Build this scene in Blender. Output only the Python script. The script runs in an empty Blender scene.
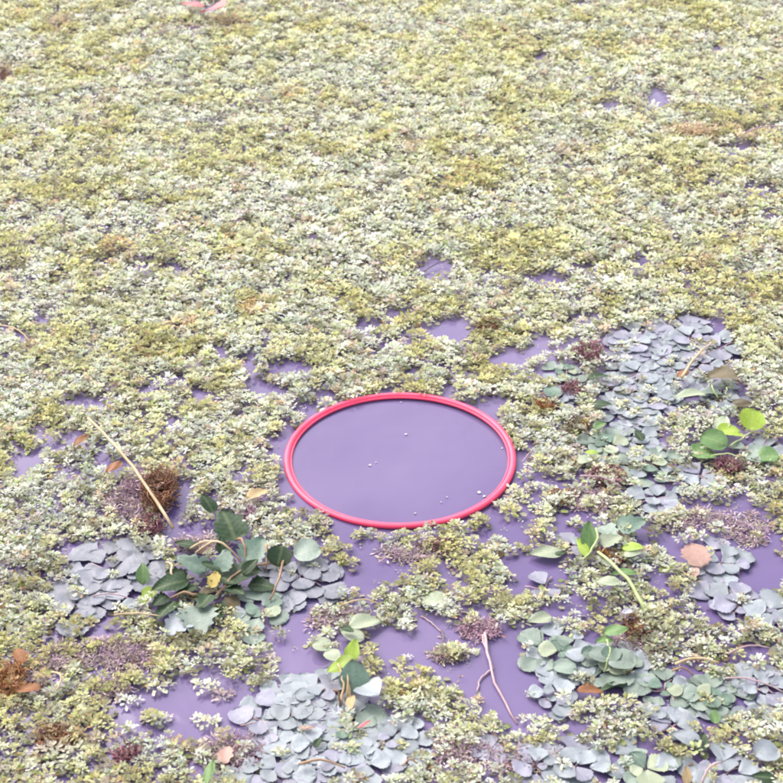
import bpy, math, random
import numpy as np
from mathutils import Vector, Matrix
R = math.radians
random.seed(7); rng = np.random.default_rng(11)
scn = bpy.context.scene
C = scn.collection

# ------------------------------------------------------------------ camera, sky, sun, exposure
FOV = 28.0; PITCH = 32.84; H = 3.13; W = 783.0
FPX = W / 2 / math.tan(R(FOV / 2))
cam = bpy.data.cameras.new('camera'); camo = bpy.data.objects.new('camera', cam); C.objects.link(camo)
camo.location = (0, 0, H); camo.rotation_euler = (R(90 - PITCH), 0, 0)
cam.sensor_fit = 'HORIZONTAL'; cam.angle = R(FOV); cam.clip_end = 2000; cam.clip_start = 0.05
cam.dof.use_dof = True; cam.dof.focus_distance = 5.2; cam.dof.aperture_fstop = 5.6
scn.camera = camo
scn.cycles.filter_width = 2.0

SUN_EL, SUN_AZ = 46, -40            # azimuth from +Y, negative = left
wd = bpy.data.worlds.new('World'); scn.world = wd; wd.use_nodes = True
nt = wd.node_tree; bg = nt.nodes['Background']; bg.inputs['Strength'].default_value = 0.15
sky = nt.nodes.new('ShaderNodeTexSky'); sky.sky_type = 'NISHITA'; sky.sun_disc = False
sky.sun_elevation = R(SUN_EL); sky.sun_rotation = R(SUN_AZ); sky.dust_density = 4.0; sky.air_density = 1.0; sky.ozone_density = 1.0
hz = nt.nodes.new('ShaderNodeHueSaturation'); hz.inputs['Saturation'].default_value = .45      # thin even cloud: a whiter sky
nt.links.new(sky.outputs[0], hz.inputs['Color']); nt.links.new(hz.outputs[0], bg.inputs['Color'])
sl = bpy.data.lights.new('sun', 'SUN'); sl.energy = .65; sl.angle = R(38); sl.color = (1.0, 0.95, 0.88)
so = bpy.data.objects.new('sun', sl); C.objects.link(so)
so.rotation_euler = (R(90 - SUN_EL), 0, R(180 - SUN_AZ)); so.location = (0, 0, 10)
scn.view_settings.view_transform = 'Standard'; scn.view_settings.look = 'None'
scn.view_settings.exposure = 1.5; scn.view_settings.gamma = 1.0

# ------------------------------------------------------------------ pixel <-> water plane
SP, CP = math.sin(R(PITCH)), math.cos(R(PITCH))
def at(px, py, z=0.0):
    u = (px - W / 2) / FPX; v = (W / 2 - py) / FPX
    d = Vector((u, CP + v * SP, -SP + v * CP))
    t = (z - H) / d.z
    return Vector((d.x * t, d.y * t, z))
def depth_of(p): return p[1] * CP + (H - p[2]) * SP
def mpp(px, py): return depth_of(at(px, py)) / FPX          # metres per photo pixel
def to_px(x, y, z=0.0):
    dep = y * CP + (H - z) * SP
    return W / 2 + FPX * x / dep, W / 2 - FPX * (y * SP - (H - z) * CP) / dep

def vnoise(x, y, scale, seed):
    g = np.random.default_rng(seed).random((256, 256))
    x = np.asarray(x) / scale + 1000.3; y = np.asarray(y) / scale + 1000.7
    xi = np.floor(x).astype(int); yi = np.floor(y).astype(int); fx = x - xi; fy = y - yi
    fx = fx * fx * (3 - 2 * fx); fy = fy * fy * (3 - 2 * fy)
    a = g[xi % 256, yi % 256]; b = g[(xi + 1) % 256, yi % 256]; c = g[xi % 256, (yi + 1) % 256]; d = g[(xi + 1) % 256, (yi + 1) % 256]
    return (a * (1 - fx) + b * fx) * (1 - fy) + (c * (1 - fx) + d * fx) * fy
def fbm(x, y, scale, seed): return 0.6 * vnoise(x, y, scale, seed) + 0.28 * vnoise(x, y, scale / 2.3, seed + 1) + 0.12 * vnoise(x, y, scale / 5, seed + 2)

# ------------------------------------------------------------------ materials
def newmat(name):
    m = bpy.data.materials.new(name); m.use_nodes = True; n = m.node_tree
    b = n.nodes['Principled BSDF']; return m, n, b
def water_mat():
    m, n, b = newmat('lilac_pond_water')
    tc = n.nodes.new('ShaderNodeNewGeometry')
    no = n.nodes.new('ShaderNodeTexNoise'); no.inputs['Scale'].default_value = .55; no.inputs['Detail'].default_value = 4
    n.links.new(tc.outputs['Position'], no.inputs['Vector'])
    cr = n.nodes.new('ShaderNodeValToRGB'); cr.color_ramp.elements[0].position = .3; cr.color_ramp.elements[1].position = .7
    cr.color_ramp.elements[0].color = (.080, .050, .152, 1); cr.color_ramp.elements[1].color = (.192, .148, .262, 1)
    n.links.new(no.outputs['Fac'], cr.inputs[0]); n.links.new(cr.outputs[0], b.inputs['Base Color'])
    b.inputs['Roughness'].default_value = .07; b.inputs['IOR'].default_value = 1.33
    n2 = n.nodes.new('ShaderNodeTexNoise'); n2.inputs['Scale'].default_value = 9; n2.inputs['Detail'].default_value = 2
    n.links.new(tc.outputs['Position'], n2.inputs['Vector'])
    bu = n.nodes.new('ShaderNodeBump'); bu.inputs['Strength'].default_value = .12; bu.inputs['Distance'].default_value = .02
    n.links.new(n2.outputs['Fac'], bu.inputs['Height']); n.links.new(bu.outputs[0], b.inputs['Normal'])
    return m
def attr_mat(name, rough=.55, trans=.42):
    m, n, b = newmat(name)
    a = n.nodes.new('ShaderNodeAttribute'); a.attribute_name = 'col'
    no = n.nodes.new('ShaderNodeTexNoise'); no.inputs['Scale'].default_value = 160; no.inputs['Detail'].default_value = 2
    g = n.nodes.new('ShaderNodeNewGeometry'); n.links.new(g.outputs['Position'], no.inputs['Vector'])
    mr = n.nodes.new('ShaderNodeMapRange'); mr.inputs['From Min'].default_value = .3; mr.inputs['From Max'].default_value = .7
    mr.inputs['To Min'].default_value = .82; mr.inputs['To Max'].default_value = 1.12
    n.links.new(no.outputs['Fac'], mr.inputs['Value'])
    mu = n.nodes.new('ShaderNodeVectorMath'); mu.operation = 'SCALE'
    n.links.new(a.outputs['Color'], mu.inputs[0]); n.links.new(mr.outputs[0], mu.inputs['Scale'])
    n.links.new(mu.outputs[0], b.inputs['Base Color']); b.inputs['Roughness'].default_value = rough
    b.inputs['Specular IOR Level'].default_value = .35
    tr = n.nodes.new('ShaderNodeBsdfTranslucent'); n.links.new(mu.outputs[0], tr.inputs['Color'])
    mx = n.nodes.new('ShaderNodeMixShader'); mx.inputs[0].default_value = trans
    n.links.new(b.outputs[0], mx.inputs[1]); n.links.new(tr.outputs[0], mx.inputs[2])
    n.links.new(mx.outputs[0], n.nodes['Material Output'].inputs['Surface'])
    return m
def leaf_mat(name, c1, c2, rough=.35, rib=(.5, .55, .4), ribamt=.35, trans=.12, edge=None):
    """broad leaf: c1..c2 mottling, paler midrib (attribute 'ru' = distance across the blade)"""
    m, n, b = newmat(name)
    tc = n.nodes.new('ShaderNodeTexCoord'); oi = n.nodes.new('ShaderNodeObjectInfo')
    no = n.nodes.new('ShaderNodeTexNoise'); no.noise_dimensions = '4D'; no.inputs['Scale'].default_value = 26; no.inputs['Detail'].default_value = 4
    n.links.new(tc.outputs['Object'], no.inputs['Vector'])
    mw = n.nodes.new('ShaderNodeMath'); mw.operation = 'MULTIPLY'; mw.inputs[1].default_value = 40
    n.links.new(oi.outputs['Random'], mw.inputs[0]); n.links.new(mw.outputs[0], no.inputs['W'])
    cr = n.nodes.new('ShaderNodeValToRGB'); cr.color_ramp.elements[0].position = .35; cr.color_ramp.elements[1].position = .66
    cr.color_ramp.elements[0].color = (*c1, 1); cr.color_ramp.elements[1].color = (*c2, 1); n.links.new(no.outputs['Fac'], cr.inputs[0])
    a = n.nodes.new('ShaderNodeAttribute'); a.attribute_name = 'ru'
    mr = n.nodes.new('ShaderNodeMapRange'); mr.inputs['From Min'].default_value = .0; mr.inputs['From Max'].default_value = .16
    mr.inputs['To Min'].default_value = ribamt; mr.inputs['To Max'].default_value = 0
    n.links.new(a.outputs['Fac'], mr.inputs['Value'])
    mx = n.nodes.new('ShaderNodeMix'); mx.data_type = 'RGBA'; n.links.new(mr.outputs[0], mx.inputs[0])
    n.links.new(cr.outputs[0], mx.inputs[6]); mx.inputs[7].default_value = (*rib, 1)
    at2 = n.nodes.new('ShaderNodeAttribute'); at2.attribute_name = 'rt'
    def mth(op, *v):
        q = n.nodes.new('ShaderNodeMath'); q.operation = op
        for i, w_ in enumerate(v):
            if isinstance(w_, (int, float)): q.inputs[i].default_value = w_
            else: n.links.new(w_, q.inputs[i])
        return q.outputs[0]
    ph = mth('FRACT', mth('SUBTRACT', mth('MULTIPLY', at2.outputs['Fac'], 7.0), mth('MULTIPLY', a.outputs['Fac'], 2.6)))
    vein = mth('MULTIPLY', mth('SUBTRACT', 1.0, mth('SMOOTH_MIN', mth('MULTIPLY', mth('ABSOLUTE', mth('SUBTRACT', ph, .5)), 7.0), 1.0, .1)), .2)
    vx = n.nodes.new('ShaderNodeMix'); vx.data_type = 'RGBA'; n.links.new(vein, vx.inputs[0]); n.links.new(mx.outputs[2], vx.inputs[6]); vx.inputs[7].default_value = (*rib, 1)
    sp_ = n.nodes.new('ShaderNodeTexNoise'); sp_.noise_dimensions = '4D'; sp_.inputs['Scale'].default_value = 75; sp_.inputs['Detail'].default_value = 3
    n.links.new(tc.outputs['Object'], sp_.inputs['Vector']); n.links.new(mw.outputs[0], sp_.inputs['W'])
    bl = n.nodes.new('ShaderNodeMapRange'); bl.inputs['From Min'].default_value = .62; bl.inputs['From Max'].default_value = .70; bl.inputs['To Max'].default_value = .55
    n.links.new(sp_.outputs['Fac'], bl.inputs['Value'])
    bx_ = n.nodes.new('ShaderNodeMix'); bx_.data_type = 'RGBA'; n.links.new(bl.outputs[0], bx_.inputs[0]); n.links.new(vx.outputs[2], bx_.inputs[6]); bx_.inputs[7].default_value = (.17, .12, .07, 1)
    mx = bx_
    hs = n.nodes.new('ShaderNodeHueSaturation'); m2 = n.nodes.new('ShaderNodeMapRange')
    m2.inputs['To Min'].default_value = .8; m2.inputs['To Max'].default_value = 1.15
    n.links.new(oi.outputs['Random'], m2.inputs['Value']); n.links.new(m2.outputs[0], hs.inputs['Value'])
    n.links.new(mx.outputs[2], hs.inputs['Color'])
    n.links.new(hs.outputs[0], b.inputs['Base Color']); b.inputs['Roughness'].default_value = rough; b.inputs['Specular IOR Level'].default_value = .25 if rough > .45 else .45
    n2 = n.nodes.new('ShaderNodeTexNoise'); n2.inputs['Scale'].default_value = 60; n.links.new(tc.outputs['Object'], n2.inputs['Vector'])
    bu = n.nodes.new('ShaderNodeBump'); bu.inputs['Strength'].default_value = .35; bu.inputs['Distance'].default_value = .003
    n.links.new(n2.outputs['Fac'], bu.inputs['Height']); n.links.new(bu.outputs[0], b.inputs['Normal'])
    tr = n.nodes.new('ShaderNodeBsdfTranslucent'); n.links.new(hs.outputs[0], tr.inputs['Color'])
    ms = n.nodes.new('ShaderNodeMixShader'); ms.inputs[0].default_value = trans
    n.links.new(b.outputs[0], ms.inputs[1]); n.links.new(tr.outputs[0], ms.inputs[2])
    n.links.new(ms.outputs[0], n.nodes['Material Output'].inputs['Surface'])
    return m
def stem_mat(name, c1, c2, rough=.6):
    m, n, b = newmat(name)
    tc = n.nodes.new('ShaderNodeTexCoord'); no = n.nodes.new('ShaderNodeTexNoise'); no.inputs['Scale'].default_value = 22; no.inputs['Detail'].default_value = 3
    n.links.new(tc.outputs['Object'], no.inputs['Vector'])
    cr = n.nodes.new('ShaderNodeValToRGB'); cr.color_ramp.elements[0].position = .35; cr.color_ramp.elements[1].position = .65
    cr.color_ramp.elements[0].color = (*c1, 1); cr.color_ramp.elements[1].color = (*c2, 1)
    n.links.new(no.outputs['Fac'], cr.inputs[0]); n.links.new(cr.outputs[0], b.inputs['Base Color']); b.inputs['Roughness'].default_value = rough
    return m

M = {}
M['water'] = water_mat()
M['fern'] = attr_mat('fern_leaflet')
M['weed'] = attr_mat('weed_strand', .5, .15)
M['grey'] = leaf_mat('blue_grey_floating_leaf', (.225, .25, .275), (.29, .315, .34), .32, (.32, .35, .37), .3, .08)
M['lilac'] = leaf_mat('lilac_grey_floating_leaf', (.21, .205, .265), (.27, .26, .33), .28, (.33, .33, .40), .25, .08)
M['mist'] = leaf_mat('misty_lilac_leaf', (.15, .155, .19), (.20, .205, .25), .3, (.25, .26, .3), .25, .08)
M['sage'] = leaf_mat('sage_floating_leaf', (.16, .21, .17), (.24, .29, .24), .35, (.30, .34, .27), .3, .1)
M['green'] = leaf_mat('dark_green_leaf', (.018, .042, .018), (.038, .072, .032), .48, (.18, .22, .11), .45, .15)
M['mid'] = leaf_mat('fresh_green_leaf', (.09, .19, .05), (.16, .28, .09), .4, (.27, .33, .13), .4, .2)
M['teal'] = leaf_mat('blue_green_leaf', (.085, .15, .11), (.14, .21, .155), .35, (.22, .27, .2), .35, .12)
M['lime'] = leaf_mat('lime_leaf', (.26, .38, .03), (.36, .48, .06), .4, (.42, .5, .15), .4, .25)
M['pale'] = leaf_mat('pale_green_leaf', (.30, .35, .22), (.40, .44, .31), .4, (.45, .47, .33), .4, .2)
M['yellow'] = leaf_mat('yellow_leaf', (.42, .29, .04), (.55, .42, .09), .45, (.5, .42, .18), .3, .2)
M['brown'] = leaf_mat('dark_brown_leaf', (.07, .052, .025), (.14, .105, .045), .4, (.2, .15, .07), .3, .08)
M['rust'] = leaf_mat('rust_leaf', (.20, .075, .03), (.32, .14, .055), .5, (.33, .18, .09), .3, .15)
M['pink'] = leaf_mat('pink_leaf', (.50, .12, .14), (.60, .19, .20), .45, (.6, .3, .28), .3, .2)
M['salmon'] = leaf_mat('salmon_leaf', (.42, .24, .20), (.52, .34, .28), .5, (.5, .36, .3), .3, .2)
M['tan'] = leaf_mat('tan_leaf', (.42, .29, .14), (.54, .40, .22), .5, (.55, .42, .26), .3, .2)
M['white'] = leaf_mat('white_petal', (.42, .40, .47), (.52, .50, .56), .4, (.85, .85, .85), .2, .2)
M['straw'] = stem_mat('dry_straw', (.40, .28, .15), (.54, .41, .26))
M['pinkstem'] = stem_mat('pinkish_stem', (.34, .21, .23), (.46, .32, .33))
M['brownstem'] = stem_mat('brown_stem', (.20, .11, .06), (.36, .22, .12))
M['greenstem'] = stem_mat('green_stem', (.30, .36, .14), (.45, .50, .24))
M['darkstem'] = stem_mat('dark_wet_stem', (.07, .05, .07), (.14, .10, .12))
def hoop_mat():
    m, n, b = newmat('pink_red_plastic')
    tc = n.nodes.new('ShaderNodeTexCoord'); no = n.nodes.new('ShaderNodeTexNoise'); no.inputs['Scale'].default_value = 7; no.inputs['Detail'].default_value = 5
    n.links.new(tc.outputs['Object'], no.inputs['Vector'])
    cr = n.nodes.new('ShaderNodeValToRGB'); cr.color_ramp.elements[0].position = .3; cr.color_ramp.elements[1].position = .7
    cr.color_ramp.elements[0].color = (.82, .036, .105, 1); cr.color_ramp.elements[1].color = (.90, .065, .155, 1)
    n.links.new(no.outputs['Fac'], cr.inputs[0]); n.links.new(cr.outputs[0], b.inputs['Base Color'])
    b.inputs['Roughness'].default_value = .5; b.inputs['Specular IOR Level'].default_value = .6
    return m
M['hoop'] = hoop_mat()

# ------------------------------------------------------------------ mesh helpers
def mesh_obj(name, verts, faces, mat, parent=None, smooth=True, attrs=None):
    me = bpy.data.meshes.new(name); me.from_pydata([tuple(v) for v in verts], [], faces)
    if smooth: me.polygons.foreach_set('use_smooth', [True] * len(me.polygons))
    if attrs:
        for k, v in attrs.items():
            a = me.attributes.new(k, 'FLOAT', 'POINT'); a.data.foreach_set('value', v)
    me.materials.append(mat); o = bpy.data.objects.new(name, me); C.objects.link(o)
    if parent: o.parent = parent
    return o
def tag(o, label=None, cat=None, group=None, kind=None):
    if label: o['label'] = label
    if cat: o['category'] = cat
    if group: o['group'] = group
    if kind: o['kind'] = kind
    return o
def empty(name, loc, label, cat, group=None, rz=0):
    o = bpy.data.objects.new(name, None); C.objects.link(o); o.location = loc; o.rotation_euler = (0, 0, rz); o.empty_display_size = .05
    return tag(o, label, cat, group)
def tube(pts, radii, seg=7):
    """tapered tube through pts"""
    pts = [Vector(p) for p in pts]; V, F = [], []
    up = Vector((0.13, 0.21, 1)).normalized()
    for i, p in enumerate(pts):
        d = (pts[min(i + 1, len(pts) - 1)] - pts[max(i - 1, 0)]).normalized()
        s = d.cross(up)
        if s.length < 1e-4: s = d.cross(Vector((1, 0, 0)))
        s.normalize(); t = s.cross(d)
        r = radii[i] if hasattr(radii, '__len__') else radii
        for k in range(seg):
            a = 2 * math.pi * k / seg; V.append(p + s * (r * math.cos(a)) + t * (r * math.sin(a)))
    for i in range(len(pts) - 1):
        for k in range(seg):
            F.append((i * seg + k, i * seg + (k + 1) % seg, (i + 1) * seg + (k + 1) % seg, (i + 1) * seg + k))
    F.append(tuple(range(seg - 1, -1, -1))); F.append(tuple(range((len(pts) - 1) * seg, len(pts) * seg)))
    return V, F
def bend(a, b, lift=.0, side=.0, n=9, seed=0, wob=.004):
    """points from a to b, arched and slightly crooked"""
    a, b = Vector(a), Vector(b); d = b - a; s = Vector((-d.y, d.x, 0)).normalized(); r = random.Random(seed); P = []
    for i in range(n):
        t = i / (n - 1); w = math.sin(math.pi * t)
        P.append(a + d * t + s * (side * w + r.uniform(-wob, wob) * w) + Vector((0, 0, lift * w + r.uniform(-wob, wob) * .5 * w)))
    return P

# broad leaf blades -------------------------------------------------
def halfwidth(kind, t):
    if kind == 'fan':      # water-chestnut pad: rhombic, toothed outer edge
        w = .56 * (min(t / .55, 1) ** .75) * (1 if t < .55 else max(0, 1 - ((t - .55) / .45) ** 2.2) ** .6)
    elif kind == 'round': w = .5 * math.sqrt(max(0, 1 - (2 * t - 1) ** 2))
    elif kind == 'ovate': w = .36 * math.sin(math.pi * min(1, t ** .75)) ** .8 if t < 1 else 0
    elif kind == 'lobed': w = .46 * math.sin(math.pi * min(1, t ** .7)) ** .55 if t < 1 else 0
    elif kind == 'narrow': w = .15 * math.sin(math.pi * min(1, t ** .8)) ** .7 if t < 1 else 0
    elif kind == 'ragged': w = .4 * math.sin(math.pi * min(1, t ** .8)) ** .6 if t < 1 else 0
    return w
TT = []
def blade_data(kind, seed=0, cup=.12, droop=.1, twist=.0):
    r = random.Random(seed); NR, NC = 14, 8; V, F, U = [], [], []; TT.clear()
    ph = r.uniform(0, 6); asym = r.uniform(-.08, .08)
    for i in range(NR + 1):
        t = i / NR; w0 = halfwidth(kind, t)
        for j in range(NC + 1):
            u = -1 + 2 * j / NC; w = w0
            if abs(u) > .99:
                if kind == 'fan' and t > .45: w *= 1 + (.07 if i % 2 else -.06)
                if kind == 'lobed': w *= 1 + (.17 if (i % 3) == 1 else -.14 if (i % 3) == 2 else 0) + r.uniform(-.12, .08)
                if kind == 'ragged': w *= 1 + r.uniform(-.3, .15)
                if kind in ('round', 'ovate'): w *= 1 + .03 * math.sin(t * 19 + ph)
            x = u * w * (1 + asym * u)
            y = t
            if kind == 'round' and t < .2: y += (1 - abs(u)) * .14 * (1 - t / .2) * (1)   # notch at the stalk
            if kind == 'lobed': y -= .10 * abs(u) ** 1.5 * math.sin(math.pi * t)
            z = cup * (u * w * 2) ** 2 - droop * t * t + twist * x * t
            z += .018 * abs(math.sin(t * math.pi * 4.5 + abs(u) * 2.2)) * (1 - abs(u) * .3) * w * 2
            z += .025 * math.sin(5 * t + 3 * u + ph)
            V.append((x, y, z)); U.append(abs(u) * w * 2); TT.append(t)
    for i in range(NR):
        for j in range(NC):
            a = i * (NC + 1) + j; F.append((a, a + 1, a + NC + 2, a + NC + 1))
    return V, F, U
BLADES = {}
def blade_mesh(kind, matkey, variant, cup=.12, droop=.1):
    key = (kind, matkey, variant, cup, droop)
    if key not in BLADES:
        V, F, U = blade_data(kind, hash((kind == 'fan', variant)) % 999 + variant * 13, cup, droop)
        me = bpy.data.meshes.new(kind + '_blade'); me.from_pydata(V, [], F)
        me.polygons.foreach_set('use_smooth', [True] * len(me.polygons))
        a = me.attributes.new('ru', 'FLOAT', 'POINT'); a.data.foreach_set('value', U)
        a = me.attributes.new('rt', 'FLOAT', 'POINT'); a.data.foreach_set('value', TT)
        me.materials.append(M[matkey]); BLADES[key] = me
    return BLADES[key]
def blade(name, kind, matkey, base, heading, length, width=1.0, tilt=0.0, roll=0.0, parent=None, variant=None, cup=.12, droop=.1):
    """leaf blade whose stalk end is at base, heading in degrees counter-clockwise from +X, tilt = tip raised"""
    if variant is None: variant = random.randrange(4)
    o = bpy.data.objects.new(name, blade_mesh(kind, matkey, variant, cup, droop)); C.objects.link(o)
    m = Matrix.Translation(base) @ Matrix.Rotation(R(heading - 90), 4, 'Z') @ Matrix.Rotation(R(tilt), 4, 'X') @ Matrix.Rotation(R(roll), 4, 'Y') @ Matrix.Diagonal((length * width, length, length, 1))
    if parent:
        o.parent = parent; m = Matrix.Translation(-parent.location) @ m
    o.matrix_basis = m
    return o
def px_blade(name, kind, matkey, cx, cy, lenpx, heading, width=1.0, tilt=0.0, roll=0.0, z=.02, **k):
    """same, placed by the blade's middle in the photograph and its length in photo pixels"""
    L = lenpx * mpp(cx, cy); hz = z + .5 * L * math.sin(R(tilt)); c = at(cx, cy, max(hz, z))
    h = R(heading); b = c - Vector((math.cos(h), math.sin(h), 0)) * (.5 * L * math.cos(R(tilt))); b.z = z
    return blade(name, kind, matkey, b, heading, L, width, tilt, roll, **k)

# ------------------------------------------------------------------ water
me = mesh_obj('water', [(-300, -60, 0), (300, -60, 0), (300, 900, 0), (-300, 900, 0)], [(0, 1, 2, 3)], M['water'], smooth=False)
tag(me, kind='structure')

# ------------------------------------------------------------------ the pink hoop
HC = at(400, 456.5, .010); hsc = depth_of(HC) / FPX
RO = 116 * hsc
hoop = empty('floating_hoop', (HC.x, HC.y, 0.004), 'pink red plastic hoop floating flat around a clear disc of lilac water', 'hoop')
hoop.rotation_euler = (R(.35), R(-.5), 0)
def lathe_ring(profile, n=160):
    V, F = [], []; m = len(profile)
    for i in range(n):
        a = 2 * math.pi * i / n; wv = 1 + .0015 * math.sin(2 * a + 1) + .001 * math.sin(5 * a)
        for (r, z) in profile: V.append((r * wv * math.cos(a), r * wv * math.sin(a), z + .0012 * math.sin(3 * a)))
    for i in range(n):
        for k in range(m): F.append((i * m + k, i * m + (k + 1) % m, ((i + 1) % n) * m + (k + 1) % m, ((i + 1) % n) * m + k))
    return V, F
def circ(r0, z0, rr, rz, n=12): return [(r0 + rr * math.cos(2 * math.pi * k / n), z0 + rz * math.sin(2 * math.pi * k / n)) for k in range(n)]
V, F = lathe_ring(circ(RO - .0112, .005, .0112, .0088)); mesh_obj('outer_tube', V, F, M['hoop'], hoop)
V, F = lathe_ring(circ(RO - .0250, .003, .0040, .0046, 10)); mesh_obj('inner_lip', V, F, M['hoop'], hoop)

# ------------------------------------------------------------------ where the water is open (photo pixels)
OPEN = [(80,406,22,8),(30,461,16,12),(66,473,13,6),(173,424,14,6),(240,470,8,7),(75,548,15,12),(200,528,26,11),(135,507,18,10),
 (277,442,11,11),(308,410,20,9),(290,430,8,9),(521,468,6,18),(493,404,13,7),(482,507,16,7),(366,552,22,10),(345,575,16,12),(312,622,8,5),(352,640,8,5),(338,530,16,12),
 (512,535,13,9),(430,556,12,4),(291,367,23,8),(322,392,16,4),(372,326,12,5),(399,314,11,5),(450,330,19,9),(432,268,13,9),
 (509,360,17,10),(490,276,12,4),(221,352,10,7),(172,379,17,5),(100,398,12,6),(658,97,9,6),(612,106,7,4),(738,150,16,4),(757,191,11,5),
 (642,261,7,5),(545,280,16,5),(590,318,14,4),(565,345,10,6),(548,373,18,7),(530,452,7,7),(541,482,11,8),(715,50,6,4),(2,78,6,5),(655,450,12,8),
 (700,520,20,7),(735,556,17,32),(716,592,22,14),(742,522,16,10),(690,560,12,10),(600,600,5,4),(60,668,9,16),(230,700,26,14),(295,632,5,8),(285,600,16,10),
 (250,712,26,8),(461,755,18,9),(400,575,18,5),(660,497,9,6),(556,525,10,14),(600,660,5,5),(522,700,22,30),(100,630,12,5),(640,655,8,10),(770,580,10,16),(20,590,5,4)]
POLY = [[(361,637),(385,627),(405,630),(420,612),(450,618),(470,600),(500,592),(520,552),(548,545),(566,560),(562,590),(545,620),(522,650),(548,662),(555,700),(535,724),(508,727),(488,713),(468,693),(450,683),(430,668),(411,660),(400,656),(375,652)],
 [(97,697),(133,687),(167,673),(213,668),(233,700),(290,698),(300,712),(262,736),(233,733),(187,738),(170,737),(160,714),(133,714),(125,732),(116,728),(117,710)]]
THIN = [(120,655,46,17,.45),(135,505,42,24,.45),(205,535,48,22,.4),(320,600,50,26,.35),(450,575,90,26,.55),(560,500,60,30,.72),(640,520,80,30,.55),
 (720,560,70,60,.35),(560,620,50,40,.6),(420,740,40,30,.6),(480,350,110,36,.75),(110,690,80,40,.7),(230,380,130,30,.8),(560,360,60,40,.6),(80,450,80,40,.8),
 (540,280,80,20,.8),(690,440,60,30,.6),(640,60,100,60,.93),(300,520,70,30,.7),(620,740,110,45,.6),(400,460,150,95,.85),(60,630,70,40,.75)]
# leaf rosettes: cx, cy, n leaves, leaf size px, tone, label
ROSE = [
 (662,361,11,17,'grey','pale grey leaf rosette in the upper middle of the big leaf patch','g'),
 (655,398,11,17,'grey','grey leaf rosette above the pale fern clump inside the big leaf patch','g'),
 (616,390,11,15,'grey','small grey leaf rosette on the left border of the big leaf patch','g'),
 (700,366,7,17,'lilac','lilac leaf rosette between the tan stick and the dark brown leaf','g'),
 (632,440,11,17,'grey','grey leaf rosette in the narrow lower tongue of the big leaf patch','g'),
 (318,701,9,22,'grey','grey leaf rosette left of the tan spear','g'),
 (312,748,11,22,'grey','grey leaf rosette in the left middle of the lower patch, near the tiny dark leaf','g'),
 (368,766,9,22,'grey','grey leaf rosette at the bottom right of the lower patch','g'),
 (292,710,11,23,'grey','blue grey leaf rosette at the left end of the lower leaf patch, touching purple water','g'),
 (345,733,15,23,'sage','round floating leaf rosette with greenish centre below the upright grey leaves and tan spear','g'),
 (392,742,11,21,'grey','grey leaf rosette at the right end of the lower patch, touching pale fern','g'),
 (278,772,9,26,'grey','large grey leaf rosette cut by the bottom edge left of the pink straw','g'),
 (337,768,8,20,'lilac','lilac grey leaf rosette at the bottom, behind the reddish twig','g'),
 (636,345,12,19,'lilac','lilac grey leaf rosette at the top left corner of the big pale leaf patch','g'),
 (688,340,11,21,'lilac','smooth lilac leaf rosette at the top of the big patch, left of the tan stick','g'),
 (636,375,15,16,'grey','pale grey small leaved rosette in the middle left of the big leaf patch','g'),
 (674,383,13,17,'grey','pale grey leaf rosette just below the tip of the tan stick','g'),
 (628,412,12,17,'grey','grey leaf rosette at the lower left of the big leaf patch beside maroon weed','g'),
 (720,350,5,20,'lilac','few lilac leaves lying right of the tan stick above the dark brown leaf','g'),
 (722,398,8,18,'grey','grey leaf rosette under the dark brown leaf','g'),
 (610,447,9,17,'sage','sage leaf rosette between the big patch and the maroon weed with pink twig','g'),
 (650,467,11,17,'sage','sage leaf rosette left of the green pads, with small green shoot','g'),
 (655,500,8,17,'grey','grey leaf rosette below the sage one, near the salmon leaf','g'),
 (566,375,7,14,'sage','small sage leaf rosette beside the maroon weed left of the big patch','g'),
 (560,400,7,14,'grey','small grey leaf rosette behind the orange brown weed','g'),
 (113,572,11,26,'mist','large lilac grey leaves left of the dark green plant','g'),
 (88,600,7,26,'mist','lilac grey leaf rosette at the left end beside pale fern, above the tan twig','g'),
 (300,580,9,24,'mist','grey leaf rosette right of the dark green plant below its half shaded leaf','g'),
 (262,612,7,22,'sage','sage leaf rosette in shade under the dark green plant','g'),
 (560,655,10,20,'sage','sage leaf rosette on the right shore of the large open water','g'),
 (613,668,10,20,'sage','sage leaf rosette under the small glossy green leaves','g'),
 (556,697,8,20,'grey','grey leaf rosette left of the orange brown scrap, half over open water','g'),
 (664,692,13,18,'sage','hazy sage leaf rosette at the left of the lower right patch','g'),
 (712,700,15,18,'sage','hazy sage leaf rosette in the middle of the lower right patch','g'),
 (757,690,10,18,'grey','grey leaf rosette at the right edge under the thin grey twig','g'),
 (672,728,5,24,'grey','three or four flat grey leaves below the hazy patch beside pale fern','g'),
 (720,566,6,22,'grey','grey leaves right of the salmon pink leaf in open water','g'),
 (738,608,6,25,'lilac','lilac grey leaves on open water below the salmon pink leaf','g'),
 (768,614,5,26,'grey','grey leaves at the right edge beside yellow fern','g'),
 (725,776,7,24,'grey','grey leaf rosette cut by the bottom edge right of the tan leaf','g'),
 (575,768,8,24,'grey','grey leaf rosette at the bottom edge left of the dark shaded gap','g'),
 (534,768,6,22,'lilac','lilac grey leaf rosette at the bottom edge below the long pink stem','g'),
 (645,772,7,24,'sage','sage leaf rosette at the bottom edge between dark gap and tan leaf','g'),
 (490,752,5,18,'lilac','few lilac leaves among pale fern below the large open water','g'),
 (700,478,4,20,'grey','pair of grey leaves below the large round green pad','g'),
 (765,450,5,20,'grey','grey leaves with one green leaf at the right edge','g'),
 (545,590,3,20,'lilac','few small lilac leaves afloat at the right of the large open water','g'),
 (570,548,4,17,'lilac','faint lilac leaves beside the green leafy stem','g'),
 (262,722,4,22,'lilac','few pale lilac leaves floating on the purple pool at lower left','g'),
]
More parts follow.
